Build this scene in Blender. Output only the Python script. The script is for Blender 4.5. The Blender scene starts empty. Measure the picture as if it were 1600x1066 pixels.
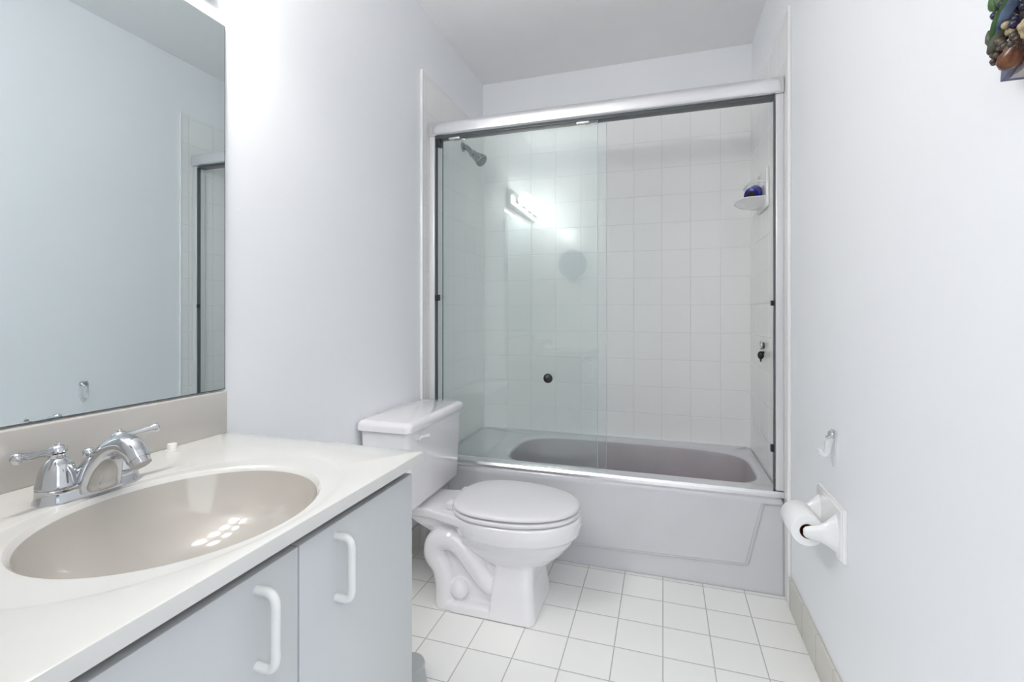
import bpy, bmesh, math, random
from mathutils import Vector, Matrix
random.seed(7)
S = bpy.context.scene
COL = S.collection
PI = math.pi

# ------------------------------------------------------------------ camera
cam_data = bpy.data.cameras.new('camera')
cam_data.sensor_fit = 'HORIZONTAL'
cam_data.sensor_width = 36.0
cam_data.lens = 741.9 / 1600 * 36.0
cam_data.shift_y = -(533 - 488.2) / 1600
cam_data.clip_start = 0.02
cam = bpy.data.objects.new('camera', cam_data)
COL.objects.link(cam)
cam.location = (1.0717, 0.0, 1.0824)
cam.rotation_euler = (PI / 2, 0, 0.3078)
S.camera = cam

# ------------------------------------------------------------------ view + world
S.view_settings.view_transform = 'Standard'
S.view_settings.look = 'None'
S.view_settings.gamma = 1.0
S.view_settings.use_curve_mapping = False
S.view_settings.exposure = 0.63
S.cycles.max_bounces = 16
S.cycles.diffuse_bounces = 8
S.cycles.glossy_bounces = 8
S.cycles.transparent_max_bounces = 24
S.cycles.caustics_reflective = False
S.cycles.caustics_refractive = False
S.cycles.use_denoising = True
wd = bpy.data.worlds.new('world')
S.world = wd
wd.use_nodes = True
_wn, _wl = wd.node_tree.nodes, wd.node_tree.links
_tc = _wn.new('ShaderNodeTexCoord'); _sx = _wn.new('ShaderNodeSeparateXYZ'); _wl.new(_tc.outputs['Generated'], _sx.inputs[0])
_rp = _wn.new('ShaderNodeValToRGB'); _wl.new(_sx.outputs[2], _rp.inputs[0])
_rp.color_ramp.elements[0].position = 0.0; _rp.color_ramp.elements[0].color = (0.03, 0.035, 0.08, 1)
_rp.color_ramp.elements[1].position = 0.35; _rp.color_ramp.elements[1].color = (0.93, 0.97, 1.0, 1)  # fill gradient, dark below and bright above, shaped for contrast in the chrome
_wl.new(_rp.outputs[0], _wn['Background'].inputs[0])
wd.node_tree.nodes['Background'].inputs[1].default_value = 1.9
GLOBE_STRENGTH = 52.0

# added world fill light arriving through the open doorway: portal guides the sampling only
pl = bpy.data.lights.new('doorway_portal', 'AREA')
pl.shape = 'RECTANGLE'; pl.size = 0.80; pl.size_y = 2.03
pl.cycles.is_portal = True
po = bpy.data.objects.new('doorway_portal', pl); COL.objects.link(po)
po.location = (1.04, 0.055, 1.015); po.rotation_euler = (PI / 2, 0, 0)   # -Z points to +Y

# ------------------------------------------------------------------ materials
def new_mat(name):
    m = bpy.data.materials.new(name); m.use_nodes = True
    return m, m.node_tree.nodes, m.node_tree.links, m.node_tree.nodes['Principled BSDF']

def mat(name, col, rough=0.5, metal=0.0, coat=0.0, noise=0.0, nscale=6.0, bump=0.0, bscale=200.0, spec=0.5):
    m, N, L, b = new_mat(name)
    b.inputs['Roughness'].default_value = rough
    b.inputs['Metallic'].default_value = metal
    b.inputs['Coat Weight'].default_value = coat
    b.inputs['Coat Roughness'].default_value = 0.05
    b.inputs['Specular IOR Level'].default_value = spec
    tc = N.new('ShaderNodeTexCoord')
    nz = N.new('ShaderNodeTexNoise'); nz.inputs['Scale'].default_value = nscale; nz.inputs['Detail'].default_value = 4
    L.new(tc.outputs['Object'], nz.inputs['Vector'])
    rp = N.new('ShaderNodeValToRGB')
    k = noise
    rp.color_ramp.elements[0].position = 0.3; rp.color_ramp.elements[1].position = 0.7
    rp.color_ramp.elements[0].color = (col[0] * (1 - k), col[1] * (1 - k), col[2] * (1 - k), 1)
    rp.color_ramp.elements[1].color = (min(1, col[0] * (1 + k)), min(1, col[1] * (1 + k)), min(1, col[2] * (1 + k)), 1)
    L.new(nz.outputs['Fac'], rp.inputs['Fac']); L.new(rp.outputs['Color'], b.inputs['Base Color'])
    if bump > 0:
        n2 = N.new('ShaderNodeTexNoise'); n2.inputs['Scale'].default_value = bscale; n2.inputs['Detail'].default_value = 3
        L.new(tc.outputs['Object'], n2.inputs['Vector'])
        bp = N.new('ShaderNodeBump'); bp.inputs['Strength'].default_value = bump; bp.inputs['Distance'].default_value = 0.002
        L.new(n2.outputs['Fac'], bp.inputs['Height']); L.new(bp.outputs['Normal'], b.inputs['Normal'])
    return m

def tile_mat(name, axes, off, size, col, grout, rough, mortar=0.0022, vary=0.03, bump=0.6, wav=0.12, spec=0.5):
    m, N, L, b = new_mat(name)
    tc = N.new('ShaderNodeTexCoord'); sp = N.new('ShaderNodeSeparateXYZ'); cb = N.new('ShaderNodeCombineXYZ')
    L.new(tc.outputs['Object'], sp.inputs[0])
    for i in range(2):
        a = N.new('ShaderNodeMath'); a.operation = 'SUBTRACT'; a.inputs[1].default_value = off[i]
        L.new(sp.outputs[axes[i]], a.inputs[0]); L.new(a.outputs[0], cb.inputs[i])
    br = N.new('ShaderNodeTexBrick')
    br.offset = 0.0; br.squash = 1.0
    br.inputs['Scale'].default_value = 1.0
    br.inputs['Brick Width'].default_value = size[0]; br.inputs['Row Height'].default_value = size[1]
    br.inputs['Mortar Size'].default_value = mortar; br.inputs['Mortar Smooth'].default_value = 0.25
    br.inputs['Bias'].default_value = 0.0
    br.inputs['Color1'].default_value = (col[0] * (1 - vary), col[1] * (1 - vary), col[2] * (1 - vary), 1)
    br.inputs['Color2'].default_value = (*[min(1, c * (1 + vary)) for c in col], 1)
    br.inputs['Mortar'].default_value = (*grout, 1)
    L.new(cb.outputs[0], br.inputs['Vector']); L.new(br.outputs['Color'], b.inputs['Base Color'])
    b.inputs['Specular IOR Level'].default_value = spec
    b2 = N.new('ShaderNodeTexBrick'); b2.offset = 0.0; b2.squash = 1.0
    for k in ('Scale', 'Brick Width', 'Row Height', 'Bias'):
        b2.inputs[k].default_value = br.inputs[k].default_value
    b2.inputs['Mortar Size'].default_value = mortar * 2.6; b2.inputs['Mortar Smooth'].default_value = 1.0
    L.new(cb.outputs[0], b2.inputs['Vector'])
    inv = N.new('ShaderNodeMath'); inv.operation = 'SUBTRACT'; inv.inputs[0].default_value = 1.0
    L.new(b2.outputs['Fac'], inv.inputs[1])
    nz = N.new('ShaderNodeTexNoise'); nz.inputs['Scale'].default_value = 7.0; nz.inputs['Detail'].default_value = 1.0
    L.new(tc.outputs['Object'], nz.inputs['Vector'])
    ad = N.new('ShaderNodeMath'); ad.operation = 'MULTIPLY_ADD'; ad.inputs[1].default_value = wav * 4
    L.new(nz.outputs['Fac'], ad.inputs[0]); L.new(inv.outputs[0], ad.inputs[2])
    bp = N.new('ShaderNodeBump'); bp.inputs['Strength'].default_value = bump; bp.inputs['Distance'].default_value = 0.0025
    L.new(ad.outputs[0], bp.inputs['Height']); L.new(bp.outputs['Normal'], b.inputs['Normal'])
    rr = N.new('ShaderNodeMapRange'); rr.inputs['To Min'].default_value = rough; rr.inputs['To Max'].default_value = 0.75
    L.new(br.outputs['Fac'], rr.inputs['Value']); L.new(rr.outputs[0], b.inputs['Roughness'])
    return m

def thin_glass(name, tint, refl=0.045, rough=0.0):
    m, N, L, b = new_mat(name); N.remove(b)
    out = N['Material Output']
    tr = N.new('ShaderNodeBsdfTransparent'); tr.inputs[0].default_value = (*tint, 1)
    gl = N.new('ShaderNodeBsdfGlossy'); gl.inputs['Roughness'].default_value = rough; gl.inputs['Color'].default_value = (0.95, 1, 0.99, 1)
    lw = N.new('ShaderNodeLayerWeight'); lw.inputs['Blend'].default_value = 0.5
    pw = N.new('ShaderNodeMath'); pw.operation = 'POWER'; pw.inputs[1].default_value = 5.0
    L.new(lw.outputs['Facing'], pw.inputs[0])
    ma = N.new('ShaderNodeMath'); ma.operation = 'MULTIPLY_ADD'; ma.inputs[1].default_value = 1 - refl; ma.inputs[2].default_value = refl
    L.new(pw.outputs[0], ma.inputs[0])
    mx = N.new('ShaderNodeMixShader')
    L.new(ma.outputs[0], mx.inputs[0]); L.new(tr.outputs[0], mx.inputs[1]); L.new(gl.outputs[0], mx.inputs[2])
    L.new(mx.outputs[0], out.inputs['Surface'])
    return m

M = {}
M['wall'] = mat('wall_paint', (0.872, 0.888, 0.912), 0.55, noise=0.006, nscale=2.0, bump=0.05, bscale=120)
M['ceil'] = mat('ceiling_paint', (0.86, 0.86, 0.865), 0.8, noise=0.01)
M['trim'] = mat('white_trim_paint', (0.80, 0.81, 0.82), 0.4)
M['floor'] = tile_mat('floor_tile', (0, 1), (0.617 - 3.0, 1.411 - 3.0 - 0.0), (0.1502, 0.1502), (0.88, 0.88, 0.85), (0.45, 0.45, 0.43), 0.22, mortar=0.0018, bump=0.35, vary=0.015)
SHC, SHG = (0.88, 0.88, 0.87), (0.755, 0.755, 0.745)
M['tile_back'] = tile_mat('shower_tile_rear', (0, 2), (0.767 - 1.505, 0.512 - 1.52), (0.1503, 0.1522), SHC, SHG, 0.13, mortar=0.0012, bump=0.42, vary=0.008, spec=0.2)
M['tile_side'] = tile_mat('shower_tile_side', (1, 2), (2.77 - 3.006, 0.512 - 1.52), (0.1503, 0.1522), SHC, SHG, 0.13, mortar=0.0012, bump=0.42, vary=0.008, spec=0.2)
M['tilebase'] = tile_mat('base_tile', (1, 2), (1.788 - 3.006, -1.0), (0.1503, 1.9), (0.66, 0.64, 0.58), (0.55, 0.54, 0.5), 0.3)
M['bullnose'] = mat('bullnose_edge', (0.84, 0.84, 0.84), 0.25, coat=0.2)
M['glass'] = thin_glass('clear_glass', (0.972, 0.988, 0.984), 0.033)
M['glassedge'] = mat('glass_edge_green', (0.05, 0.13, 0.12), 0.15)
M['mirror'] = mat('silvered_mirror', (0.72, 0.79, 0.80), 0.0, metal=1.0)
M['mirroredge'] = mat('mirror_edge', (0.10, 0.12, 0.13), 0.3)
M['chrome'] = mat('chrome', (0.60, 0.61, 0.63), 0.06, metal=1.0)
M['dull'] = mat('dull_chrome', (0.30, 0.32, 0.32), 0.25, metal=0.9, noise=0.35, nscale=60)
M['alu'] = mat('polished_aluminium', (0.80, 0.80, 0.82), 0.22, metal=0.85)
M['alu_white'] = mat('satin_aluminium', (0.76, 0.76, 0.77), 0.35, metal=0.3)
M['black'] = mat('black_rubber', (0.012, 0.014, 0.016), 0.45)
M['gasket'] = mat('grey_gasket', (0.10, 0.11, 0.115), 0.4)
M['tub'] = mat('grey_tub_enamel', (0.60, 0.60, 0.625), 0.2, coat=0.3, noise=0.02)
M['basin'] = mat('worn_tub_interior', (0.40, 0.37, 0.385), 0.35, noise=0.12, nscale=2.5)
M['porc'] = mat('toilet_porcelain', (0.81, 0.795, 0.815), 0.10, coat=0.6, noise=0.005)
M['seat'] = mat('toilet_seat_plastic', (0.77, 0.755, 0.775), 0.3)
M['white'] = mat('white_ceramic', (0.82, 0.82, 0.82), 0.12, coat=0.5)
M['plastic'] = mat('white_plastic', (0.80, 0.80, 0.78), 0.35)
M['paper'] = mat('tissue_paper', (0.86, 0.86, 0.86), 0.95, bump=0.2, bscale=300)
M['marble'] = mat('cultured_marble', (0.68, 0.675, 0.65), 0.12, coat=0.5, noise=0.02, nscale=9)
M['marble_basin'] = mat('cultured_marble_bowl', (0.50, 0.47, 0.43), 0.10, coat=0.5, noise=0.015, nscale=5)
M['splash'] = mat('cultured_marble_splash', (0.54, 0.52, 0.49), 0.18, coat=0.4, noise=0.02, nscale=12)
M['cab'] = mat('cabinet_laminate', (0.58, 0.60, 0.61), 0.45, noise=0.004)
M['cab_shade'] = mat('cabinet_painted_shade', (0.15, 0.125, 0.11), 0.6)  # shade of the gap under the counter put into the rail colour
m, N, L, b = new_mat('lamp_globe'); N.remove(b)
em = N.new('ShaderNodeEmission'); em.inputs[0].default_value = (1.0, 0.965, 0.92, 1); em.inputs[1].default_value = GLOBE_STRENGTH
L.new(em.outputs[0], N['Material Output'].inputs['Surface']); M['globe'] = m
M['plaque'] = mat('plaque_board', (0.50, 0.44, 0.44), 0.5, noise=0.06, nscale=30)
M['plaque_edge'] = mat('plaque_blue_edge', (0.12, 0.13, 0.20), 0.5, noise=0.15, nscale=40)
M['pear'] = mat('pear_brown', (0.11, 0.04, 0.015), 0.25, noise=0.75, nscale=70)
M['grape'] = mat('grape_purple', (0.018, 0.016, 0.045), 0.3, noise=0.4, nscale=60)
M['nut'] = mat('brown_berry', (0.07, 0.05, 0.035), 0.4, noise=0.5, nscale=60)
M['leafg'] = mat('leaf_green', (0.05, 0.12, 0.03), 0.5, noise=0.4, nscale=40)
M['leafb'] = mat('leaf_blue', (0.07, 0.11, 0.18), 0.5, noise=0.4, nscale=50)
M['leafdull'] = mat('leaf_olive', (0.10, 0.11, 0.075), 0.5, noise=0.4, nscale=50)
M['flower'] = mat('flower_cream', (0.42, 0.34, 0.20), 0.5, noise=0.25, nscale=30)
M['blue'] = mat('cobalt_plastic', (0.01, 0.012, 0.28), 0.2)
M['greyp'] = mat('grey_plastic', (0.42, 0.44, 0.44), 0.35)
m, N, L, b = new_mat('clear_plastic')
b.inputs['Base Color'].default_value = (0.85, 0.87, 0.88, 1); b.inputs['Roughness'].default_value = 0.1; b.inputs['Alpha'].default_value = 0.45
M['clearp'] = m
# painted plate: blue sky on top, cream village below
m, N, L, b = new_mat('painted_plate'); b.inputs['Roughness'].default_value = 0.15
tc = N.new('ShaderNodeTexCoord'); sp = N.new('ShaderNodeSeparateXYZ'); L.new(tc.outputs['Object'], sp.inputs[0])
nz = N.new('ShaderNodeTexNoise'); nz.inputs['Scale'].default_value = 22; L.new(tc.outputs['Object'], nz.inputs['Vector'])
ad = N.new('ShaderNodeMath'); ad.operation = 'MULTIPLY_ADD'; ad.inputs[1].default_value = 0.16; L.new(nz.outputs['Fac'], ad.inputs[0]); L.new(sp.outputs[2], ad.inputs[2])
mr = N.new('ShaderNodeMapRange'); mr.inputs['From Min'].default_value = -0.05; mr.inputs['From Max'].default_value = 0.20; L.new(ad.outputs[0], mr.inputs[0])
rp = N.new('ShaderNodeValToRGB'); e = rp.color_ramp.elements
e[0].position = 0.0; e[0].color = (0.75, 0.68, 0.45, 1); e[1].position = 1.0; e[1].color = (0.05, 0.16, 0.30, 1)
for p_, c_ in ((0.3, (0.85, 0.78, 0.55, 1)), (0.45, (0.45, 0.36, 0.28, 1)), (0.58, (0.80, 0.90, 0.95, 1)), (0.72, (0.09, 0.25, 0.42, 1))):
    x_ = e.new(p_); x_.color = c_
L.new(mr.outputs[0], rp.inputs[0]); L.new(rp.outputs[0], b.inputs['Base Color']); M['plate'] = m

# ------------------------------------------------------------------ mesh helpers
def finish(name, bm, m, parent=None, angle=35, smooth=True, mats=None):
    bmesh.ops.recalc_face_normals(bm, faces=bm.faces)
    me = bpy.data.meshes.new(name); bm.to_mesh(me); bm.free()
    for mm in ([m] if not mats else mats): me.materials.append(M[mm] if isinstance(mm, str) else mm)
    if smooth:
        for p in me.polygons: p.use_smooth = True
        me.set_sharp_from_angle(angle=math.radians(angle))
    o = bpy.data.objects.new(name, me); COL.objects.link(o)
    if parent is not None: attach(o, parent)
    return o

def attach(o, parent):
    """parent keeps world placement: every mesh is written in world coordinates"""
    o.parent = parent
    root = parent; off = Vector((0, 0, 0))
    while root is not None:
        off += root.location; root = root.parent
    o.location = o.location - off

def thing(name, label, cat, loc=(0, 0, 0), group=None):
    o = bpy.data.objects.new(name, None); COL.objects.link(o)
    o.location = loc; o.empty_display_size = 0.05
    o['label'] = label; o['category'] = cat
    if group: o['group'] = group
    return o

def tag(o, label, cat, group=None):
    o['label'] = label; o['category'] = cat
    if group: o['group'] = group
    return o

def structure(o, **kw):
    o['kind'] = 'structure'
    return o

def box(bm, x0, x1, y0, y1, z0, z1, bev=0.0, seg=3):
    vs = [bm.verts.new((x, y, z)) for x in (x0, x1) for y in (y0, y1) for z in (z0, z1)]
    fs = [(0, 1, 3, 2), (4, 6, 7, 5), (0, 4, 5, 1), (2, 3, 7, 6), (0, 2, 6, 4), (1, 5, 7, 3)]
    faces = [bm.faces.new([vs[i] for i in f]) for f in fs]
    if bev > 0:
        es = list({e for f in faces for e in f.edges})
        bmesh.ops.bevel(bm, geom=es, offset=bev, segments=seg, profile=0.5, affect='EDGES')
    return bm

def B(*a, **k):
    bm = bmesh.new(); return box(bm, *a, **k)

def loft(bm, rings, cap0=True, cap1=True, closed=True):
    R = [[bm.verts.new(p) for p in r] for r in rings]
    n = len(R[0])
    for a, b_ in zip(R, R[1:]):
        for i in range(n if closed else n - 1):
            j = (i + 1) % n
            bm.faces.new((a[i], a[j], b_[j], b_[i]))
    if cap0: bm.faces.new(list(reversed(R[0])))
    if cap1: bm.faces.new(R[-1])
    return R

def frame_of(d, hint=Vector((0, 0, 1))):
    d = d.normalized()
    if abs(d.dot(hint)) > 0.95: hint = Vector((1, 0, 0))
    u = d.cross(hint).normalized(); v = u.cross(d).normalized()
    return u, v

def catmull(P, n=8):
    P = [Vector(p) for p in P]; out = []
    for i in range(len(P) - 1):
        p0 = P[i - 1] if i else P[0] * 2 - P[1]; p1 = P[i]; p2 = P[i + 1]; p3 = P[i + 2] if i + 2 < len(P) else P[-1] * 2 - P[-2]
        for k in range(n):
            t = k / n
            out.append(0.5 * ((2 * p1) + (p2 - p0) * t + (2 * p0 - 5 * p1 + 4 * p2 - p3) * t * t + (3 * p1 - p0 - 3 * p2 + p3) * t ** 3))
    out.append(P[-1]); return out

def tube(bm, P, r, n=16, smooth=0, hint=(0, 0, 1), sq=1.0):
    """tube along P; r scalar or per point list; sq squashes along v"""
    rr = r if isinstance(r, (list, tuple)) else [r] * len(P)
    if smooth:
        Q = catmull([(*p,) for p in P], smooth)
        rad = catmull([(x, 0, 0) for x in rr], smooth); rr = [max(1e-4, v.x) for v in rad]
    else: Q = [Vector(p) for p in P]
    rings = []; u_prev = None
    for i, p in enumerate(Q):
        d = (Q[min(i + 1, len(Q) - 1)] - Q[max(i - 1, 0)])
        if u_prev is None: u, v = frame_of(d, Vector(hint))
        else:
            dn = d.normalized(); u = (u_prev - dn * u_prev.dot(dn)).normalized(); v = u.cross(dn).normalized()
        u_prev = u
        rings.append([p + (u * math.cos(2 * PI * k / n) + v * math.sin(2 * PI * k / n) * sq) * rr[i] for k in range(n)])
    loft(bm, rings); return bm

def lathe(bm, prof, origin, axis=(0, 0, 1), n=32, hint=(1, 0, 0)):
    """prof: list of (radius, height along axis)"""
    o = Vector(origin); d = Vector(axis).normalized(); u, v = frame_of(d, Vector(hint) if abs(d.dot(Vector(hint))) < 0.9 else Vector((0, 0, 1)))
    rings = [[o + d * h + (u * math.cos(2 * PI * k / n) + v * math.sin(2 * PI * k / n)) * max(r, 1e-4) for k in range(n)] for r, h in prof]
    loft(bm, rings); return bm

def ball(bm, c, r, sc=(1, 1, 1), seg=20, rot=None):
    mt = Matrix.Translation(c) @ (rot.to_4x4() if rot is not None else Matrix.Identity(4)) @ Matrix.Diagonal((*[s * r for s in sc], 1))
    bmesh.ops.create_uvsphere(bm, u_segments=seg, v_segments=seg // 2 + 2, radius=1.0, matrix=mt); return bm

def superellipse(cx, cy, a, b_, e, n, z):
    out = []
    for k in range(n):
        t = 2 * PI * k / n; c, s = math.cos(t), math.sin(t)
        out.append(Vector((cx + a * math.copysign(abs(c) ** (2 / e), c), cy + b_ * math.copysign(abs(s) ** (2 / e), s), z)))
    return out

def prism(bm, outline, h_vec, bev=0.0):
    """extrude a planar outline (3-D points) along h_vec"""
    h = Vector(h_vec)
    loft(bm, [[Vector(p) for p in outline], [Vector(p) + h for p in outline]]); return bm

# ------------------------------------------------------------------ room shell
W, YF, YB, ZC = 1.52, 0.180, 2.7727, 2.5022
YT, ZT = 1.9776, 2.2069        # where the shower tile starts / ends
T = 0.12
structure(finish('floor', B(-T, W + T, YF - T, YB + T, -T, 0), 'floor', smooth=False))
structure(finish('ceiling', B(-T, W + T, YF - T, YB + T, ZC, ZC + T), 'ceil', smooth=False))
wl = structure(finish('wall_left', B(-T, 0, YF - T, YB + T, 0, ZC), 'wall', smooth=False))
wr = structure(finish('wall_right', B(W, W + T, YF - T, YB + T, 0, ZC), 'wall', smooth=False))
wb = structure(finish('wall_back', B(0, W, YB, YB + T, 0, ZC), 'wall', smooth=False))
bm = bmesh.new()
DX0, DX1, DZ = 0.64, 1.44, 2.03
box(bm, 0, DX0, YF - T, YF, 0, ZC); box(bm, DX1, W, YF - T, YF, 0, ZC); box(bm, DX0, DX1, YF - T, YF, DZ, ZC)
structure(finish('wall_front', bm, 'wall', smooth=False))
bm = bmesh.new()
box(bm, DX0 - 0.05, DX0, YF, YF + 0.012, 0, DZ + 0.05, 0.003); box(bm, DX1, DX1 + 0.05, YF, YF + 0.012, 0, DZ + 0.05, 0.003); box(bm, DX0, DX1, YF, YF + 0.012, DZ, DZ + 0.05, 0.003)
structure(finish('trim_1', bm, 'trim'))
# ceramic cladding of the tub alcove (part of each wall)
t_ = 0.008
finish('tile_surround', B(0, t_, YT, YB, 0, ZT, ), 'tile_side', wl, smooth=False)
finish('tile_surround', B(W - t_, W, YT, YB, 0, ZT), 'tile_side', wr, smooth=False)
finish('tile_surround', B(t_, W - t_, YB - t_, YB, 0.3, ZT), 'tile_back', wb, smooth=False)
for (xa, xb, par) in ((0, 0.012, wl), (W - 0.012, W, wr)):
    finish('bullnose_edge', B(xa, xb, YT - 0.012, YT, 0, ZT + 0.004, 0.004), 'bullnose', par)
structure(finish('baseboard_right', B(W - 0.010, W, YF, YT - 0.012, 0, 0.115, 0.003), 'tilebase'))
structure(finish('baseboard_left', B(0, 0.010, 0.93, YT - 0.012, 0, 0.115, 0.003), 'tilebase'))

# ------------------------------------------------------------------ bathtub
tub = thing('bathtub', 'light grey built-in bathtub with a panelled apron and dark worn interior', 'bathtub', (W / 2, 2.39, 0))
X0, X1, Y0, Y1, ZR = t_ + 0.001, W - t_ - 0.001, 2.0193, YB - t_ - 0.001, 0.373
bm = bmesh.new()
NR = 128
def tub_open(cx, a, cy, b_, e, z): return superellipse(cx, cy, a, b_, e, NR, z)
def rect_ring(x0, x1, y0, y1, ref, z):
    cx, cy = (x0 + x1) / 2, (y0 + y1) / 2; out = []
    for k in range(NR):
        t = 2 * PI * k / NR; c, s = math.cos(t), math.sin(t)
        # follow a square-ish superellipse of very high order -> rectangle
        p = 40
        out.append(Vector((cx + (x1 - x0) / 2 * math.copysign(abs(c) ** (2 / p), c), cy + (y1 - y0) / 2 * math.copysign(abs(s) ** (2 / p), s), z)))
    return out
ocx, ocy = 0.895, 2.415
rim_rings = [rect_ring(X0, X1, Y0, Y1, None, 0.351), rect_ring(X0, X1, Y0, Y1, None, ZR - 0.014), rect_ring(X0 + 0.004, X1 - 0.004, Y0 + 0.004, Y1, None, ZR - 0.004),
             rect_ring(X0 + 0.014, X1 - 0.014, Y0 + 0.014, Y1, None, ZR),
             tub_open(ocx, 0.585, ocy, 0.288, 4.0, ZR), tub_open(ocx, 0.574, ocy, 0.278, 4.0, ZR - 0.004), tub_open(ocx, 0.568, ocy, 0.272, 4.0, ZR - 0.014)]
loft(bm, rim_rings, False, False)
finish('rim', bm, 'tub', tub, 40)
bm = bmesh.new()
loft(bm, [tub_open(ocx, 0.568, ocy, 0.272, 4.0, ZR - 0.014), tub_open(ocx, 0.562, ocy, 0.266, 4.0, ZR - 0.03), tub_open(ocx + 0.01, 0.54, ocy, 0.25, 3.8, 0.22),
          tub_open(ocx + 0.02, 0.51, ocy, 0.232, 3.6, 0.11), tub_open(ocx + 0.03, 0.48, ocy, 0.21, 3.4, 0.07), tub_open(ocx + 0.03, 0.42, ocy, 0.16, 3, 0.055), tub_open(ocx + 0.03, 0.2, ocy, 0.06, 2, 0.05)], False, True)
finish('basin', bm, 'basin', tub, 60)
bm = bmesh.new()
lathe(bm, [(0.0, 0.004), (0.018, 0.004), (0.028, 0.002), (0.03, -0.002)], (0.45, ocy, 0.058)); finish('drain', bm, 'chrome', tub)
# apron with a raised trapezoid panel
bm = bmesh.new()
box(bm, X0, X1, Y0 + 0.012, Y0 + 0.05, 0, 0.354)
out = [(0.09, 0.358), (1.450, 0.358), (1.392, 0.095), (0.15, 0.062)]
inn = [(0.105, 0.358), (1.436, 0.358), (1.378, 0.107), (0.165, 0.074)]
loft(bm, [[Vector((x, Y0 + 0.030, z)) for x, z in out], [Vector((x, Y0 + 0.012, z)) for x, z in out], [Vector((x, Y0 + 0.0008, z)) for x, z in inn]])
bmesh.ops.bevel(bm, geom=[e_ for e_ in bm.edges if all(v.co.y < Y0 + 0.0121 for v in e_.verts) and not all(v.co.z > 0.35 for v in e_.verts)], offset=0.006, segments=3, affect='EDGES')
finish('apron', bm, 'tub', tub, 25)

# ------------------------------------------------------------------ sliding glass enclosure
enc = thing('shower_enclosure', 'sliding glass tub door with silver header and both panels pushed left', 'shower door', (W / 2, 2.06, ZR))
HB, HT = 1.920, 1.987
def header_ring(x):
    P = []
    yf, yb = 2.028, 2.100
    pts = [(yb, HB), (2.045, HB)] + [(2.045 - 0.017 * math.sin(a), HB + 0.012 + 0.0 - 0.012 * math.cos(a)) for a in (0.4, 0.8, 1.2)] + \
          [(yf, HB + 0.016), (yf, HB + 0.040)] + [(yf + 0.022 * (1 - math.cos(a)), HB + 0.040 + 0.027 * math.sin(a)) for a in (0.3, 0.6, 0.9, 1.2)] + [(yf + 0.022, HT), (yb, HT)]
    return [Vector((x, y, z)) for y, z in pts]
bm = bmesh.new(); loft(bm, [header_ring(t_ + 0.002), header_ring(W - t_ - 0.002)]); finish('header', bm, 'alu', enc, 30)
finish('header_track', B(t_ + 0.03, W - t_ - 0.03, 2.048, 2.092, HB - 0.010, HB, 0.001), 'gasket', enc)
# bottom track
bm = bmesh.new()
loft(bm, [[Vector((x, y, z)) for y, z in ((2.035, ZR), (2.035, ZR + 0.012), (2.041, ZR + 0.022), (2.052, ZR + 0.026), (2.095, ZR + 0.026), (2.099, ZR + 0.022), (2.099, ZR))] for x in (t_ + 0.001, W - t_ - 0.001)])
finish('bottom_track', bm, 'alu', enc, 30)
for (xa, xb, xs, xt) in ((t_, 0.036, 0.036, 0.041), (W - 0.036, W - t_, W - 0.041, W - 0.036)):
    j = finish('jamb', B(xa, xb, 2.040, 2.096, ZR + 0.026, HB, 0.003), 'alu_white', enc)
    finish('gasket_strip', B(xs, xt, 2.046, 2.064, ZR + 0.027, HB - 0.011), 'gasket', j)
finish('bumper', B(0.041, 0.063, 2.034, 2.048, 1.138, 1.166, 0.002), 'black', enc)
finish('bumper', B(W - 0.052, W - 0.041, 2.042, 2.060, 0.545, 0.572, 0.002), 'black', enc)
finish('bumper', B(W - 0.053, W - 0.041, 2.038, 2.052, 1.108, 1.128, 0.002), 'black', enc)
finish('corner_block', B(0.041, 0.060, 2.046, 2.086, HB - 0.045, HB - 0.0105, 0.002), 'black', enc)
def panel(x0, x1, y, knob=False):
    p = finish('glass_panel', B(x0, x1, y, y + 0.006, ZR + 0.030, HB - 0.011), 'glass', enc, smooth=False)
    finish('edge_strip', B(x0 - 0.0022, x0, y, y + 0.006, ZR + 0.030, HB - 0.011), 'glassedge', p)
    finish('edge_strip', B(x1, x1 + 0.0012, y, y + 0.006, ZR + 0.030, HB - 0.011), 'greyp', p)
    for xh in (x0 + 0.06, x1 - 0.09): finish('roller_bracket', B(xh, xh + 0.055, y - 0.003, y + 0.009, HB - 0.018, HB - 0.0105, 0.001), 'alu', p)
    if knob:
        bm = bmesh.new(); lathe(bm, [(0.0, 0), (0.008, 0), (0.009, 0.008), (0.018, 0.013), (0.021, 0.022), (0.018, 0.031), (0.01, 0.036), (0.0, 0.037)], (0.591, y, 0.793), (0, -1, 0))
        finish('knob', bm, 'black', p)
panel(0.045, 0.803, 2.053, True)
panel(0.062, 0.838, 2.077)

# ------------------------------------------------------------------ shower fittings
sh = thing('shower_sprayer', 'small chrome shower head on a short angled arm high on tiled wall', 'shower head', (t_, 2.43, 2.0))
bm = bmesh.new(); lathe(bm, [(0.0, 0.012), (0.014, 0.012), (0.022, 0.008), (0.027, 0.0)], (t_, 2.44, 2.005), (1, 0, 0)); finish('flange', bm, 'dull', sh)
bm = bmesh.new(); tube(bm, [(t_, 2.44, 2.005), (0.03, 2.44, 2.0), (0.055, 2.44, 1.975), (0.075, 2.44, 1.955)], 0.014, 14, 5); finish('arm', bm, 'dull', sh)
ax = Vector((0.66, -0.10, -0.55)).normalized()
bm = bmesh.new(); lathe(bm, [(0.0, -0.012), (0.017, -0.012), (0.021, -0.004), (0.021, 0.014), (0.018, 0.018), (0.024, 0.026), (0.029, 0.050), (0.035, 0.066), (0.035, 0.078), (0.030, 0.082), (0.0, 0.080)], (0.068, 2.44, 1.962), ax); hd = finish('spray_head', bm, 'dull', sh)
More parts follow.
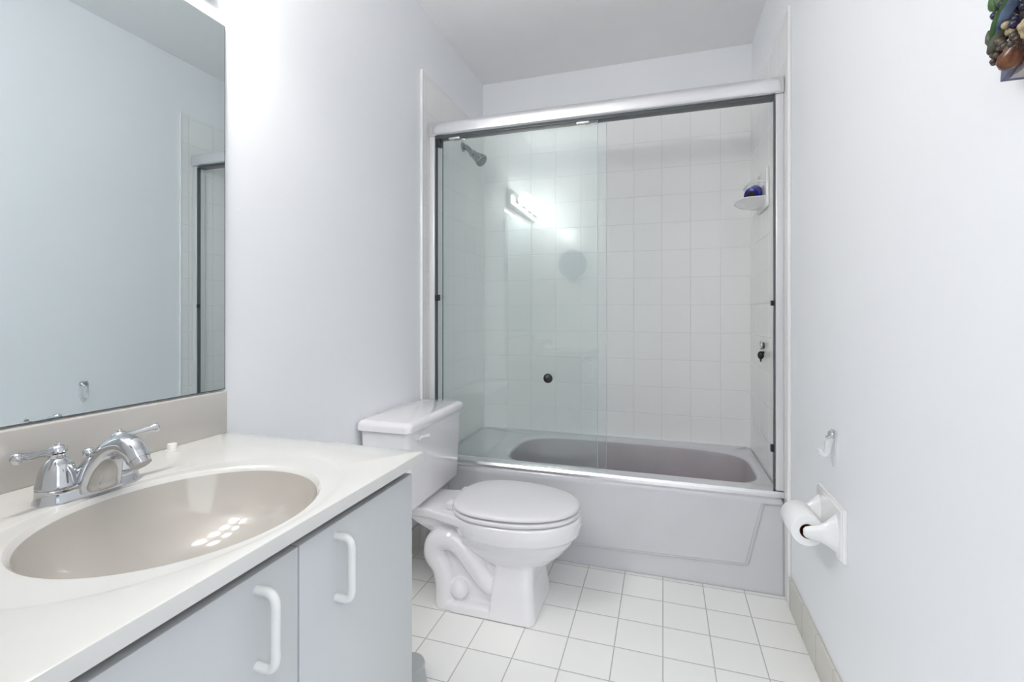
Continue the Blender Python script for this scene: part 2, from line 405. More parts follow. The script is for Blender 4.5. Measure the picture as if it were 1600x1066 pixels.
bm = bmesh.new(); lathe(bm, [(0.0, 0.0865), (0.020, 0.0865), (0.028, 0.0815), (0.0, 0.0805)], (0.068, 2.44, 1.962), ax); finish('nozzle_face', bm, 'gasket', hd)

sd = thing('soap_dish', 'white ceramic soap dish on tiled wall at right end of tub', 'soap dish', (W - t_, 2.42, 1.56))
bm = bmesh.new(); box(bm, W - t_ - 0.014, W - t_, 2.30, 2.52, 1.545, 1.72, 0.006); finish('wall_plate', bm, 'white', sd)
bm = bmesh.new()
rg = []
for (xo, hw, z, ins) in ((0.0, 0, 0, 0),): pass
def dish_ring(depth, hw, z):
    out_ = []
    for k in range(25):
        a = PI * k / 24
        out_.append(Vector((W - t_ - 0.010 - depth * abs(math.sin(a)) ** 0.55, 2.41 + hw * math.copysign(abs(math.cos(a)) ** 0.75, math.cos(a)), z)))
    return out_
loft(bm, [dish_ring(0.05, 0.06, 1.560), dish_ring(0.095, 0.095, 1.572), dish_ring(0.115, 0.112, 1.588), dish_ring(0.113, 0.110, 1.592), dish_ring(0.104, 0.102, 1.589), dish_ring(0.08, 0.08, 1.578)])
finish('tray', bm, 'white', sd, 50)
bm = bmesh.new(); tube(bm, [(W - 0.02, 2.31, 1.655), (W - 0.06, 2.315, 1.66), (W - 0.085, 2.36, 1.655), (W - 0.085, 2.45, 1.655), (W - 0.06, 2.495, 1.66), (W - 0.02, 2.50, 1.655)], 0.006, 10, 5); finish('washcloth_bar', bm, 'clearp', sd)
bb = thing('bottle', 'small cobalt blue bottle with black cap lying in the white soap dish', 'bottle', (1.455, 2.40, 1.58))
rb = Vector((-0.35, -0.75, -0.40)).normalized()
bm = bmesh.new(); lathe(bm, [(0, -0.035), (0.022, -0.035), (0.033, -0.028), (0.036, 0.01), (0.033, 0.03), (0.022, 0.036), (0, 0.036)], (1.465, 2.395, 1.622), rb, 20); finish('body', bm, 'blue', bb)
bm = bmesh.new(); lathe(bm, [(0, 0.036), (0.022, 0.036), (0.024, 0.056), (0.020, 0.060), (0, 0.060)], (1.465, 2.395, 1.622), rb, 20); finish('cap', bm, 'black', bb)

vh = thing('wall_hook', 'dark chrome double hook on the tiled wall above right end of tub', 'hook', (W - t_, 2.415, 0.88))
bm = bmesh.new(); tube(bm, [(W - t_ - 0.012, 2.415 + 0.014 * math.cos(a), 0.931 + 0.016 * math.sin(a)) for a in [2 * PI * k / 20 for k in range(18)]], 0.0045, 10); finish('ring', bm, 'chrome', vh)
bm = bmesh.new(); lathe(bm, [(0, 0), (0.014, 0), (0.016, 0.004), (0.010, 0.010), (0, 0.011)], (W - t_, 2.415, 0.93), (-1, 0, 0)); finish('rosette', bm, 'gasket', vh)
bm = bmesh.new(); ball(bm, (W - t_ - 0.014, 2.415, 0.886), 0.015, (0.9, 0.9, 1.25)); tube(bm, [(W - t_, 2.415, 0.90), (W - t_ - 0.014, 2.415, 0.895)], 0.006, 10); tube(bm, [(W - t_ - 0.014, 2.415, 0.873), (W - t_ - 0.014, 2.415, 0.855)], [0.006, 0.002], 10); finish('knob', bm, 'black', vh)

# ------------------------------------------------------------------ toilet
TY = 1.70
toi = thing('toilet', 'pale grey two-piece toilet with closed lid beside the tub', 'toilet', (0.40, TY, 0))
def egg(z, xb, xf, hw, n=56, eb=2.6, xm=None):
    xm = xm if xm is not None else xb + (xf - xb) * 0.44
    out_ = []
    for k in range(n):
        t = 2 * PI * k / n; c, s = math.cos(t), math.sin(t)
        if c >= 0: x = xm + (xf - xm) * abs(c) ** (2 / 2.1); y = hw * math.copysign(abs(s) ** (2 / 2.1), s)
        else: x = xm - (xm - xb) * abs(c) ** (2 / eb); y = hw * math.copysign(abs(s) ** (2 / eb), s)
        out_.append(Vector((x, TY + y, z)))
    return out_
bm = bmesh.new()
loft(bm, [egg(0.347, 0.335, 0.782, 0.172), egg(0.342, 0.328, 0.790, 0.179), egg(0.318, 0.325, 0.792, 0.181), egg(0.286, 0.328, 0.786, 0.178), egg(0.279, 0.334, 0.774, 0.168),
          egg(0.25, 0.345, 0.758, 0.154), egg(0.215, 0.375, 0.728, 0.131), egg(0.185, 0.41, 0.695, 0.108), egg(0.16, 0.45, 0.655, 0.085), egg(0.14, 0.49, 0.62, 0.06)])
# deck carrying the tank
def deck(z, x0, x1, h0, h1):
    return [Vector((x0, TY - h0, z)), Vector((x0 + 0.19, TY - h0, z)), Vector((x1, TY - h1, z)), Vector((x1, TY + h1, z)), Vector((x0 + 0.19, TY + h0, z)), Vector((x0, TY + h0, z))]
loft(bm, [deck(0.312, 0.05, 0.42, 0.10, 0.15), deck(0.318, 0.04, 0.42, 0.107, 0.16), deck(0.343, 0.04, 0.42, 0.107, 0.16), deck(0.347, 0.045, 0.42, 0.102, 0.155)])
# neck below the deck
loft(bm, [[Vector((x, TY + y, z)) for x, y in ((x0, -h), (x1, -h), (x1, h), (x0, h))] for z, x0, x1, h in ((0.325, 0.10, 0.42, 0.095), (0.28, 0.18, 0.42, 0.085), (0.24, 0.235, 0.45, 0.062))])
# thin web between the passages
loft(bm, [[Vector((x, TY + y, z)) for x, y in ((x0, -h), (x1, -h), (x1, h), (x0, h))] for z, x0, x1, h in ((0.0, 0.285, 0.56, 0.092), (0.10, 0.285, 0.56, 0.085), (0.25, 0.27, 0.5, 0.07))])
# front column
def col(z, x0, x1, h, r=0.03):
    o_ = []
    for (cx_, cy_, a0) in ((x1 - r, TY + h - r, 0), (x0 + 0.006, TY + h - 0.006, 90), (x0 + 0.006, TY - h + 0.006, 180), (x1 - r, TY - h + r, 270)):
        q = r if cx_ == x1 - r else 0.006
        for k in range(5):
            a = math.radians(a0 + 90 * k / 4); o_.append(Vector((cx_ + q * math.cos(a), cy_ + q * math.sin(a), z)))
    return o_
loft(bm, [col(0.0, 0.488, 0.652, 0.138), col(0.05, 0.49, 0.646, 0.133), col(0.11, 0.495, 0.638, 0.120), col(0.165, 0.50, 0.634, 0.103), col(0.20, 0.505, 0.63, 0.09)])
# foot flange
loft(bm, [[*superellipse(0.45, TY, 0.192, 0.136, 5, 40, 0.0)], [*superellipse(0.45, TY, 0.190, 0.134, 5, 40, 0.022)], [*superellipse(0.45, TY, 0.180, 0.122, 5, 40, 0.034)]])
for s in (-1, 1):
    yy = TY + s * 0.088
    tube(bm, [(0.49, yy - s * 0.004, 0.085), (0.455, yy, 0.118), (0.405, yy, 0.175), (0.362, yy, 0.222), (0.318, yy, 0.244), (0.268, yy, 0.226), (0.258, yy, 0.18), (0.287, yy, 0.135), (0.302, yy, 0.07), (0.305, yy, 0.0)],
         [0.032, 0.036, 0.037, 0.038, 0.042, 0.044, 0.043, 0.040, 0.040, 0.044], 18, 5, hint=(0, 1, 0))
    ball(bm, (0.362, TY + s * 0.098, 0.070), 0.036, (1, 0.95, 1.0))
me_o = finish('bowl', bm, 'porc', toi, 180)
rm = me_o.modifiers.new('fuse', 'REMESH'); rm.mode = 'VOXEL'; rm.voxel_size = 0.0038; rm.use_smooth_shade = True
sm = me_o.modifiers.new('soften', 'SMOOTH'); sm.factor = 0.5; sm.iterations = 7
bm = bmesh.new(); lathe(bm, [(0.0, 0.008), (0.006, 0.008), (0.008, 0.0)], (0.565, TY - 0.095, 0.19), (0, -0.6, -0.8), 14); finish('outlet_plug', bm, 'gasket', toi)
# seat and lid
def seat_ring(z, g): return egg(z, 0.320 + g, 0.785 - g, 0.182 - g, n=72, eb=2.7, xm=0.52)
bm = bmesh.new()
loft(bm, [seat_ring(0.349, 0.008), seat_ring(0.352, 0.002), seat_ring(0.360, 0.0), seat_ring(0.364, 0.002), seat_ring(0.366, 0.010)]); finish('seat', bm, 'seat', toi, 60)
bm = bmesh.new()
loft(bm, [seat_ring(0.3712, 0.008), seat_ring(0.373, 0.002), seat_ring(0.378, 0.0), seat_ring(0.384, 0.003), seat_ring(0.388, 0.012), seat_ring(0.3905, 0.04), seat_ring(0.3925, 0.10), seat_ring(0.393, 0.155)]); finish('lid', bm, 'seat', toi, 60)
for s in (-1, 1):
    bm = bmesh.new(); box(bm, 0.300, 0.330, TY + s * 0.07 - 0.018, TY + s * 0.07 + 0.018, 0.346, 0.374, 0.006); finish('hinge', bm, 'seat', toi)
# tank
def rrect(x0, x1, y0, y1, z, r=0.022, seg=5):
    o_ = []
    for (cx_, cy_, a0) in ((x1 - r, y1 - r, 0), (x0 + r, y1 - r, 90), (x0 + r, y0 + r, 180), (x1 - r, y0 + r, 270)):
        for k in range(seg):
            a = math.radians(a0 + 90 * k / (seg - 1)); o_.append(Vector((cx_ + r * math.cos(a), cy_ + r * math.sin(a), z)))
    return o_
ty0, ty1 = 1.482, 1.942
bm = bmesh.new()
loft(bm, [rrect(0.045, 0.185, ty0 + 0.045, ty1 - 0.045, 0.350), rrect(0.03, 0.203, ty0 + 0.028, ty1 - 0.028, 0.358), rrect(0.022, 0.212, ty0 + 0.018, ty1 - 0.018, 0.375), rrect(0.018, 0.216, ty0 + 0.008, ty1 - 0.008, 0.50), rrect(0.015, 0.218, ty0, ty1, 0.652)])
finish('tank', bm, 'porc', toi, 40)
bm = bmesh.new()
g0, g1 = ty0 - 0.012, ty1 + 0.012
loft(bm, [rrect(0.010, 0.224, g0 + 0.006, g1 - 0.006, 0.651), rrect(0.006, 0.229, g0, g1, 0.655), rrect(0.006, 0.230, g0, g1, 0.672), rrect(0.008, 0.228, g0 + 0.002, g1 - 0.002, 0.680), rrect(0.014, 0.222, g0 + 0.008, g1 - 0.008, 0.687), rrect(0.024, 0.212, g0 + 0.02, g1 - 0.02, 0.690)])
finish('tank_lid', bm, 'porc', toi, 50)
bm = bmesh.new()
lathe(bm, [(0, 0), (0.010, 0), (0.010, 0.010), (0, 0.010)], (0.217, 1.545, 0.625), (1, 0, 0), 16)
tube(bm, [(0.230, 1.540, 0.626), (0.232, 1.56, 0.625), (0.234, 1.585, 0.622), (0.234, 1.60, 0.620)], [0.008, 0.007, 0.007, 0.008], 12, 4)
lv = finish('flush_lever', bm, 'white', toi); lv['label'] = 'white flush lever'

# ------------------------------------------------------------------ vanity cabinet
cab = thing('vanity_cabinet', 'pale grey vanity cabinet under the counter with white bow handles', 'cabinet', (0.28, 0.33, 0))
CY0, CY1, CX = 0.196, 0.913, 0.555
bm = bmesh.new()
for a_ in ((0.012, CX - 0.019, CY0, CY0 + 0.016, 0.10, 0.756), (0.012, CX - 0.019, CY1 - 0.016, CY1, 0.0, 0.756), (0.012, 0.02, CY0 + 0.016, CY1 - 0.016, 0.10, 0.70), (0.02, CX - 0.019, CY0 + 0.016, CY1 - 0.016, 0.10, 0.116)): box(bm, *a_)
finish('carcass', bm, 'cab', cab, smooth=False)
bm = bmesh.new(); box(bm, CX - 0.10, CX - 0.08, CY0, CY1 - 0.017, 0.0, 0.099); finish('toe_kick', bm, 'cab', cab, smooth=False)
bm = bmesh.new(); box(bm, CX - 0.034, CX - 0.0195, CY0 + 0.016, CY1 - 0.016, 0.70, 0.756); finish('top_rail', bm, 'cab_shade', cab, smooth=False)
def door(y0, y1, hy):
    d = finish('door', B(CX - 0.0185, CX, y0, y1, 0.11, 0.734, 0.0015, 2), 'cab', cab)
    if hy is not None:
        bm = bmesh.new()
        za, zb = 0.610, 0.712
        tube(bm, [(CX, hy, za), (CX + 0.018, hy, za), (CX + 0.027, hy, za + 0.004), (CX + 0.031, hy, za + 0.014), (CX + 0.031, hy, za + 0.03), (CX + 0.031, hy, zb - 0.03), (CX + 0.031, hy, zb - 0.014), (CX + 0.027, hy, zb - 0.004), (CX + 0.018, hy, zb), (CX, hy, zb)], 0.0062, 14, 4, hint=(0, 1, 0))
        h = finish('handle', bm, 'plastic', d); h['label'] = 'white bow handle'
door(0.579, CY1, 0.662); door(0.200, 0.576, 0.501)

# ------------------------------------------------------------------ countertop with integral bowl
top = thing('vanity_countertop', 'cream cultured marble countertop with integral oval sink', 'countertop', (0.29, 0.33, 0.757))
KX, KY, KA, KB = 0.362, 0.557, 0.181, 0.200
ZT_, TX1, TY0, TY1 = 0.7784, 0.5735, 0.182, 0.9334
angs = sorted(set([2 * PI * k / 144 for k in range(144)] + [math.atan2(y - KY, x - KX) % (2 * PI) for x in (0.0, TX1) for y in (TY0, TY1)]))
def ell(sx, sy, z, cx=KX): return [Vector((cx + sx * math.cos(a), KY + sy * math.sin(a), z)) for a in angs]
def rect(z, ins=0.0):
    out_ = []
    for a in angs:
        c, s = math.cos(a), math.sin(a); ts = []
        if c > 1e-9: ts.append((TX1 - KX) / c)
        if c < -1e-9: ts.append((0.0 - KX) / c)
        if s > 1e-9: ts.append((TY1 - KY) / s)
        if s < -1e-9: ts.append((TY0 - KY) / s)
        t = min(ts); x, y = KX + t * c, KY + t * s
        out_.append(Vector((min(max(x, 0.0), TX1 - ins), min(max(y, TY0 + ins), TY1 - ins), z)))
    return out_
bm = bmesh.new()
KS = 1.0
rings = [ell(KA * 0.985, KB * 0.985, ZT_ - 0.010), ell(KA, KB, ZT_ - 0.005), ell(KA * 1.02, KB * 1.02, ZT_ - 0.0017), ell(KA * 1.05, KB * 1.06, ZT_ - 0.0014),
         ell(0.194, 0.262, ZT_ - 0.0014, KX - 0.002), ell(0.1975, 0.268, ZT_ - 0.001, KX - 0.002), ell(0.201, 0.274, ZT_, KX - 0.002), rect(ZT_, 0.004), rect(ZT_ - 0.001, 0.001), rect(ZT_ - 0.004), rect(0.757)]
loft(bm, rings, False, False)
finish('deck', bm, 'marble', top, 30)
bm = bmesh.new()
pr = [(0.985, -0.010), (0.965, -0.022), (0.93, -0.042), (0.87, -0.065), (0.77, -0.088), (0.62, -0.108), (0.45, -0.122), (0.25, -0.130), (0.10, -0.133)]
loft(bm, [ell(KA * s_, KB * s_, ZT_ + d_) for s_, d_ in pr], False, True)
finish('sink_bowl', bm, 'marble_basin', top, 80)
bm = bmesh.new(); lathe(bm, [(0, 0.004), (0.014, 0.004), (0.020, 0.003), (0.022, 0.0)], (KX, KY, ZT_ - 0.133)); finish('drain', bm, 'chrome', top)
finish('backsplash', B(0.0, 0.020, TY0, TY1 - 0.004, ZT_ - 0.001, 0.884, 0.004), 'splash', top)

# ------------------------------------------------------------------ faucet
fa = thing('faucet', 'chrome two-handle faucet at the back of the oval sink', 'faucet', (0.135, 0.555, ZT_))
FY, FZ, FX = 0.556, ZT_ - 0.0013, 0.137
bm = bmesh.new()
def stad(hx, hy, z, dx=0): return [Vector((FX + dx + hx * math.cos(2 * PI * k / 48), FY + math.copysign(hy, math.sin(2 * PI * k / 48)) * (1 if abs(math.sin(2 * PI * k / 48)) > 1e-6 else 0) + hx * math.sin(2 * PI * k / 48), z)) for k in range(48)]
loft(bm, [stad(0.030, 0.0465, FZ), stad(0.030, 0.0465, FZ + 0.004), stad(0.0275, 0.0465, FZ + 0.010), stad(0.027, 0.0465, FZ + 0.022), stad(0.024, 0.0465, FZ + 0.025)])
finish('base_plate', bm, 'chrome', fa, 40)
for s in (-1, 1):
    yb_ = FY + s * 0.046; z0 = FZ + 0.024
    bm = bmesh.new()
    lathe(bm, [(0.024, 0.0), (0.0275, 0.001), (0.0275, 0.004), (0.026, 0.008), (0.0245, 0.020), (0.0205, 0.033), (0.014, 0.043), (0.0105, 0.046), (0.012, 0.049), (0.011, 0.053)], (FX, yb_, z0)); h = finish('handle', bm, 'chrome', fa, 50)
    bm = bmesh.new()
    lathe(bm, [(0.009, 0.053), (0.0125, 0.055), (0.0125, 0.061), (0.007, 0.066), (0.004, 0.067), (0.004, 0.070), (0, 0.0715)], (FX, yb_, z0)); finish('cap', bm, 'chrome', h, 50)
    bm = bmesh.new()
    zz = z0 + 0.058
    tube(bm, [(FX + 0.002, yb_ + s * 0.004, zz), (FX + 0.004, yb_ + s * 0.014, zz), (FX + 0.006, yb_ + s * 0.026, zz + 0.001), (FX + 0.008, yb_ + s * 0.041, zz + 0.002), (FX + 0.009, yb_ + s * 0.049, zz + 0.003), (FX + 0.0095, yb_ + s * 0.054, zz + 0.003), (FX + 0.010, yb_ + s * 0.060, zz + 0.003), (FX + 0.010, yb_ + s * 0.064, zz + 0.003)],
         [0.0065, 0.0055, 0.005, 0.0062, 0.0066, 0.0085, 0.0080, 0.002], 16, 3); finish('lever', bm, 'chrome', h, 60)
# spout: broad foot sweeping up and over the bowl
SP = [(0.146, 0.785), (0.158, 0.808), (0.174, 0.833), (0.195, 0.853), (0.219, 0.862), (0.241, 0.856), (0.254, 0.841)]
SW = [(0.034, 0.035), (0.028, 0.032), (0.021, 0.026), (0.0185, 0.021), (0.0185, 0.0185), (0.017, 0.017), (0.0155, 0.0155)]   # (half depth, half width)
Q = catmull([(x, FY, z) for x, z in SP], 6); WQ = catmull([(a, b_, 0) for a, b_ in SW], 6)
rings = []
for i, p in enumerate(Q):
    d = (Q[min(i + 1, len(Q) - 1)] - Q[max(i - 1, 0)]).normalized()
    if i < 6: d = (d * (i / 6) + Vector((0, 0, 1)) * (1 - i / 6)).normalized()
    n_ = Vector((0, 1, 0)).cross(d)
    rings.append([p + n_ * WQ[i].x * math.copysign(abs(math.cos(2 * PI * k / 28)) ** 0.85, math.cos(2 * PI * k / 28)) + Vector((0, 1, 0)) * WQ[i].y * math.copysign(abs(math.sin(2 * PI * k / 28)) ** 0.85, math.sin(2 * PI * k / 28)) for k in range(28)])
bm = bmesh.new(); loft(bm, rings); sp_ = finish('spout', bm, 'chrome', fa, 50)
dn = (Q[-1] - Q[-2]).normalized()
bm = bmesh.new(); lathe(bm, [(0.0, 0), (0.0145, 0), (0.0145, 0.010), (0.012, 0.011), (0.0, 0.009)], Q[-1], dn, 24); finish('aerator', bm, 'chrome', sp_)
bm = bmesh.new(); lathe(bm, [(0.024, 0.0), (0.015, 0.016), (0.008, 0.028), (0.0055, 0.031), (0.0055, 0.033), (0.008, 0.035), (0.0085, 0.043), (0.006, 0.047), (0, 0.048)], (0.113, FY + 0.012, FZ + 0.020), n=24); finish('lift_rod', bm, 'chrome', fa, 50)

# small things on the counter
cp = thing('bottle_cap', 'tiny white bottle cap standing on the counter behind the sink', 'bottle cap', (0.052, 0.762, ZT_))  # white bottle cap, closed on top
bm = bmesh.new(); lathe(bm, [(0.0095, 0.0), (0.0095, 0.016), (0.0085, 0.018), (0, 0.018)], (0.052, 0.762, ZT_), n=20); finish('cap_body', bm, 'plastic', cp)
bm = bmesh.new(); lathe(bm, [(0.011, 0.0), (0.011, 0.005), (0.0097, 0.0055), (0.0097, 0.0)], (0.052, 0.762, ZT_), n=20); finish('rim', bm, 'plastic', cp)

# ------------------------------------------------------------------ mirror + vanity light
mi = thing('mirror', 'large frameless wall mirror above the vanity backsplash', 'mirror', (0, 0.33, 0.887))
finish('silvered_glass', B(0.001, 0.006, TY0, 0.932, 0.8885, 1.811), 'mirror', mi, smooth=False)
bm = bmesh.new()
box(bm, 0.0, 0.0055, TY0, 0.9345, 0.8862, 0.8885); box(bm, 0.0, 0.0055, TY0, 0.9345, 1.811, 1.8135); box(bm, 0.0, 0.0055, 0.932, 0.9345, 0.8885, 1.811)
finish('polished_edge', bm, 'mirroredge', mi, smooth=False)

vl = thing('vanity_light', 'chrome bar light with four round white bulbs above the mirror', 'wall lamp', (0, 0.49, 1.915))
bm = bmesh.new(); box(bm, 0.0, 0.035, 0.10, 0.885, 1.855, 1.975, 0.008); finish('back_plate', bm, 'alu', vl)
for k in range(4):
    yy = 0.222 + k * 0.178
    bm = bmesh.new(); lathe(bm, [(0, 0.0), (0.030, 0.0), (0.028, 0.012), (0.022, 0.022), (0, 0.022)], (0.035, yy, 1.915), (1, 0, 0), 20); finish('socket', bm, 'chrome', vl)
    bm = bmesh.new(); ball(bm, (0.104, yy, 1.915), 0.0475, seg=24); finish('bulb', bm, 'globe', vl, 180)

# ------------------------------------------------------------------ right wall fittings
tp = thing('toilet_paper_holder', 'white ceramic toilet paper holder low on the right wall', 'paper holder', (W, 1.51, 0.5))
bm = bmesh.new()
pc = [(1.405, 0.435), (1.625, 0.435), (1.625, 0.578), (1.405, 0.578)]
loft(bm, [[Vector((x, 1.515 + (y - 1.515) * k, 0.5065 + (z - 0.5065) * k)) for y, z in pc] for x, k in ((W, 1.0), (W - 0.008, 0.99), (W - 0.014, 0.93))])
bmesh.ops.bevel(bm, geom=list(bm.edges), offset=0.004, segments=3, affect='EDGES')
finish('wall_plate', bm, 'white', tp, 40)
AZ = 0.490
for s in (-1, 1):
    yc = 1.525 + s * 0.072; rings = []
    for t, hw, hz, dz in ((0.0, 0.026, 0.056, 0.0), (0.012, 0.019, 0.044, 0.0), (0.028, 0.013, 0.030, -0.003), (0.045, 0.010, 0.022, -0.005), (0.062, 0.0095, 0.018, -0.005), (0.074, 0.008, 0.014, -0.005), (0.079, 0.004, 0.008, -0.005)):
        rings.append([Vector((W - 0.010 - t, yc + hw * math.cos(2 * PI * k / 24), AZ + 0.008 + dz + hz * math.sin(2 * PI * k / 24))) for k in range(24)])
    bm = bmesh.new(); loft(bm, rings); finish('arm', bm, 'white', tp, 60)
bm = bmesh.new(); lathe(bm, [(0, 0), (0.008, 0), (0.008, 0.003)] + [(0.0125 if k % 2 else 0.0105, 0.003 + 0.004 * k) for k in range(30)] + [(0.008, 0.122), (0, 0.126)], (W - 0.075, 1.462, AZ), (0, 1, 0), 20); finish('roller', bm, 'chrome', tp)
rl = thing('toilet_paper_roll', 'white toilet paper roll on the ceramic holder', 'toilet paper', (W - 0.075, 1.52, AZ))
bm = bmesh.new()
RX = W - 0.075
def tp_ring(r, y, dz=0): return [Vector((RX + r * math.cos(2 * PI * k / 40), y, AZ + dz + r * math.sin(2 * PI * k / 40))) for k in range(40)]
ya, yb2 = 1.466, 1.584
R = loft(bm, [tp_ring(0.0195, ya), tp_ring(0.040, ya), tp_ring(0.042, ya + 0.003), tp_ring(0.042, yb2 - 0.003), tp_ring(0.040, yb2), tp_ring(0.0195, yb2)], False, False)
finish('paper', bm, 'paper', rl, 40)
bm = bmesh.new()
loft(bm, [tp_ring(0.0185, ya - 0.001), tp_ring(0.0198, ya - 0.001), tp_ring(0.0198, yb2 + 0.001), tp_ring(0.0185, yb2 + 0.001), tp_ring(0.0185, ya - 0.001)], False, False)
M['card'] = mat('cardboard', (0.16, 0.06, 0.03), 0.8)
finish('core', bm, 'card', rl)

hk = thing('wall_hook', 'clear plastic hook with chrome glints on right wall above paper holder', 'hook', (W, 1.505, 0.71))
bm = bmesh.new()
prism(bm, [(W - 0.006, 1.505 + a_, 0.715 + b_) for a_, b_ in ((0.016, 0.045), (0.020, 0.035), (0.020, -0.015), (0.010, -0.045), (0.0, -0.055), (-0.010, -0.045), (-0.020, -0.015), (-0.020, 0.035), (-0.016, 0.045))], (0.006, 0, 0))
finish('back_plate', bm, 'clearp', hk)
bm = bmesh.new(); tube(bm, [(W - 0.005, 1.505, 0.738), (W - 0.014, 1.505, 0.728), (W - 0.017, 1.505, 0.706), (W - 0.022, 1.505, 0.692), (W - 0.031, 1.505, 0.694), (W - 0.035, 1.505, 0.706)], [0.011, 0.010, 0.009, 0.008, 0.007, 0.006], 14, 4, hint=(0, 1, 0)); finish('prong', bm, 'clearp', hk)
bm = bmesh.new(); ball(bm, (W - 0.008, 1.505, 0.749), 0.014, (0.6, 1.2, 0.75)); tube(bm, [(W - 0.010, 1.496, 0.749), (W - 0.022, 1.502, 0.738)], [0.006, 0.004], 10); finish('clip', bm, 'chrome', hk)

# fruit relief plaque at upper right
pq = thing('fruit_plaque', 'colourful moulded fruit and flower relief plaque high on right wall', 'wall decoration', (W, 0.70, 1.47))
bm = bmesh.new()
prism(bm, [(W - 0.020, 0.786, 1.392), (W - 0.020, 0.58, 1.392), (W - 0.020, 0.58, 1.62), (W - 0.020, 0.77, 1.62), (W - 0.020, 0.78, 1.47)], (0.020, 0, 0)); finish('board', bm, 'plaque', pq, smooth=False)
bm = bmesh.new()
prism(bm, [(W - 0.027, 0.787, 1.3905), (W - 0.027, 0.769, 1.398), (W - 0.027, 0.755, 1.409), (W - 0.027, 0.750, 1.42), (W - 0.027, 0.783, 1.42)], (0.026, 0, 0)); finish('blue_border', bm, 'plaque_edge', pq, smooth=False)
bm = bmesh.new(); lathe(bm, [(0.0, 0.0), (0.008, 0.0015), (0.0125, 0.008), (0.0125, 0.015), (0.009, 0.024), (0.005, 0.030), (0.003, 0.034), (0, 0.034)], (W - 0.031, 0.768, 1.398), (-0.05, -0.55, 0.6), 20); finish('pear', bm, 'pear', pq, 60)
def cluster(name, m_, c, spread, n, r):
    bm = bmesh.new()
    for k in range(n):
        ball(bm, (c[0] + random.uniform(-0.006, 0.006), c[1] + random.uniform(-1, 1) * spread[0], c[2] + random.uniform(-1, 1) * spread[1]), r * random.uniform(0.8, 1.15), seg=10)
    finish(name, bm, m_, pq, 180)
cluster('berry_cluster', 'nut', (W - 0.029, 0.788, 1.428), (0.009, 0.011), 16, 0.0046)
cluster('berry_cluster', 'nut', (W - 0.034, 0.770, 1.435), (0.010, 0.006), 12, 0.0042)
cluster('berry_cluster', 'nut', (W - 0.032, 0.756, 1.425), (0.010, 0.008), 14, 0.0046)
cluster('grape_cluster', 'grape', (W - 0.029, 0.782, 1.468), (0.007, 0.011), 18, 0.0046)
cluster('grape_cluster', 'grape', (W - 0.031, 0.757, 1.490), (0.012, 0.014), 22, 0.0050)
cluster('grape_cluster', 'grape', (W - 0.030, 0.735, 1.455), (0.016, 0.012), 16, 0.0050)
def leaf(c, d, l, w, m_):
    bm = bmesh.new(); d = Vector(d).normalized(); c = Vector(c); s = Vector((1, 0, 0)).cross(d).normalized()
    rows = []
    for i in range(9):
        t = i / 8; ww = w * math.sin(PI * min(0.97, t * 0.9 + 0.08)) * (1 + 0.18 * math.sin(t * 20))
        rows.append([c + d * l * t + s * ww * v - Vector((0.006 * (1 - v * v) + 0.004 * math.sin(t * 3), 0, 0)) for v in (-1, -0.5, 0, 0.5, 1)])
    V = [[bm.verts.new(p) for p in r_] for r_ in rows] ; V2 = [[bm.verts.new(p + Vector((0.003, 0, 0))) for p in r_] for r_ in rows]
    for A in (V, V2):
        for a, b_ in zip(A, A[1:]):
            for i in range(4): bm.faces.new((a[i], a[i + 1], b_[i + 1], b_[i]))
    for i in range(8):
        for e_ in (0, 4): bm.faces.new((V[i][e_], V[i + 1][e_], V2[i + 1][e_], V2[i][e_]))
    for i in range(4):
        for e_ in (0, 8): bm.faces.new((V[e_][i], V[e_][i + 1], V2[e_][i + 1], V2[e_][i]))
    finish('leaf', bm, m_, pq, 60)
leaf((W - 0.033, 0.776, 1.446), (0, -0.75, 0.75), 0.050, 0.009, 'leafb')
leaf((W - 0.036, 0.768, 1.452), (0, -0.9, 0.55), 0.048, 0.008, 'leafb')
leaf((W - 0.032, 0.784, 1.436), (0, -0.35, 1), 0.034, 0.006, 'leafdull')
leaf((W - 0.031, 0.791, 1.438), (0, 0.0, 1), 0.024, 0.007, 'leafdull')
leaf((W - 0.037, 0.762, 1.462), (0, -0.8, 0.6), 0.040, 0.005, 'leafg')
leaf((W - 0.036, 0.780, 1.442), (0, -0.6, 0.9), 0.040, 0.004, 'leafg')
leaf((W - 0.036, 0.786, 1.430), (0, -0.8, 0.5), 0.030, 0.005, 'leafdull')
leaf((W - 0.032, 0.780, 1.480), (0, 0.2, 1), 0.024, 0.009, 'leafg')
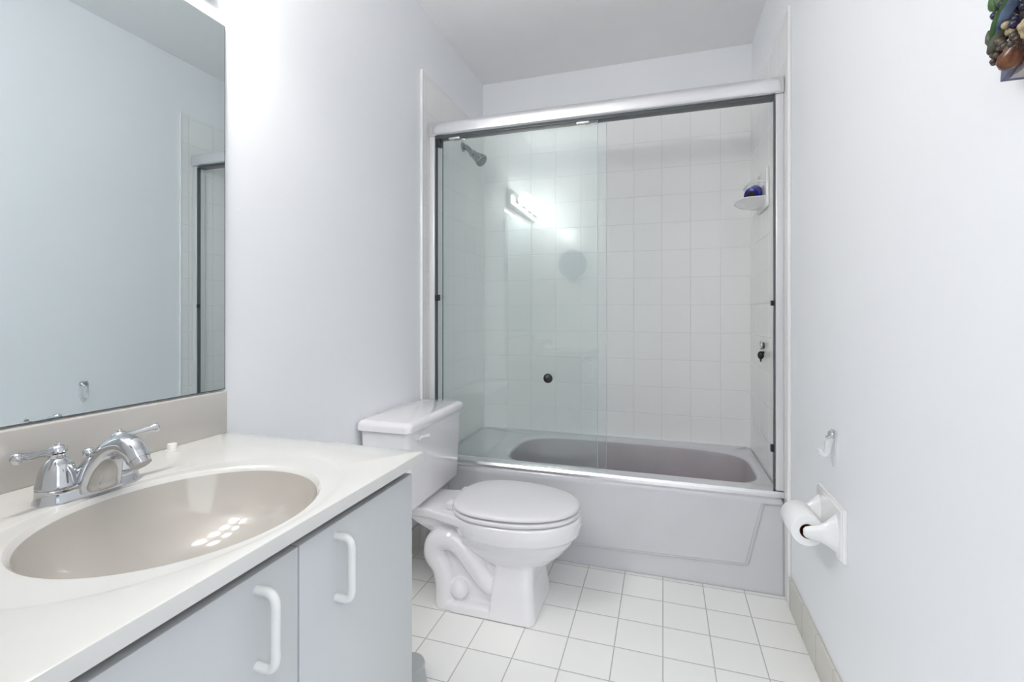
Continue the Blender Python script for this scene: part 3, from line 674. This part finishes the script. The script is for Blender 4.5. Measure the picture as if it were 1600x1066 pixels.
leaf((W - 0.030, 0.775, 1.487), (0, -0.5, 0.9), 0.028, 0.008, 'leafg')
leaf((W - 0.031, 0.768, 1.478), (0, 0.4, 0.9), 0.026, 0.007, 'leafg')
for (y_, z_, r_) in ((0.754, 1.448, 0.012), (0.760, 1.506, 0.012), (0.725, 1.43, 0.013)):
    bm = bmesh.new()
    for k in range(7):
        a = k * 2 * PI / 7; ball(bm, (W - 0.034, y_ + r_ * 0.66 * math.cos(a), z_ + r_ * 0.66 * math.sin(a)), r_ * 0.42, (0.6, 1, 1), 12)
    ball(bm, (W - 0.039, y_, z_), r_ * 0.4, seg=10); finish('flower', bm, 'flower', pq, 180)
pq.location.z -= 0.006

# ------------------------------------------------------------------ wall behind the camera + floor item
dp = thing('decorative_plate', 'round painted plate with blue sky hung behind camera, seen reflected in shower glass', 'plate', (0.352, YF, 1.485))
bm = bmesh.new(); lathe(bm, [(0, 0.008), (0.075, 0.008), (0.088, 0.012), (0.119, 0.020), (0.121, 0.017), (0.085, 0.003), (0, 0.0)], (0.352, YF + 0.004, 1.485), (0, 1, 0), 48)
pp = finish('plate_dish', bm, 'plate', dp, 40)
bm = bmesh.new(); box(bm, 0.322, 0.392, YF + 0.001, YF + 0.03, 1.335, 1.362, 0.004); finish('stand', bm, 'greyp', dp)

tb = thing('toilet_brush', 'grey plastic toilet brush holder on floor between cabinet and toilet', 'toilet brush', (0.36, 1.20, 0))
bm = bmesh.new(); lathe(bm, [(0.0, 0.0), (0.052, 0.0), (0.054, 0.006), (0.050, 0.03), (0.044, 0.07), (0.046, 0.078), (0.043, 0.084), (0.020, 0.088), (0, 0.088)], (0.382, 1.20, 0), n=28); finish('holder', bm, 'greyp', tb)
bm = bmesh.new(); lathe(bm, [(0.018, 0.086), (0.016, 0.096), (0.009, 0.105), (0.008, 0.22), (0.010, 0.30), (0.006, 0.315), (0, 0.316)], (0.366, 1.195, 0), n=18); finish('brush_handle', bm, 'plastic', tb)

bpy.context.view_layer.update()
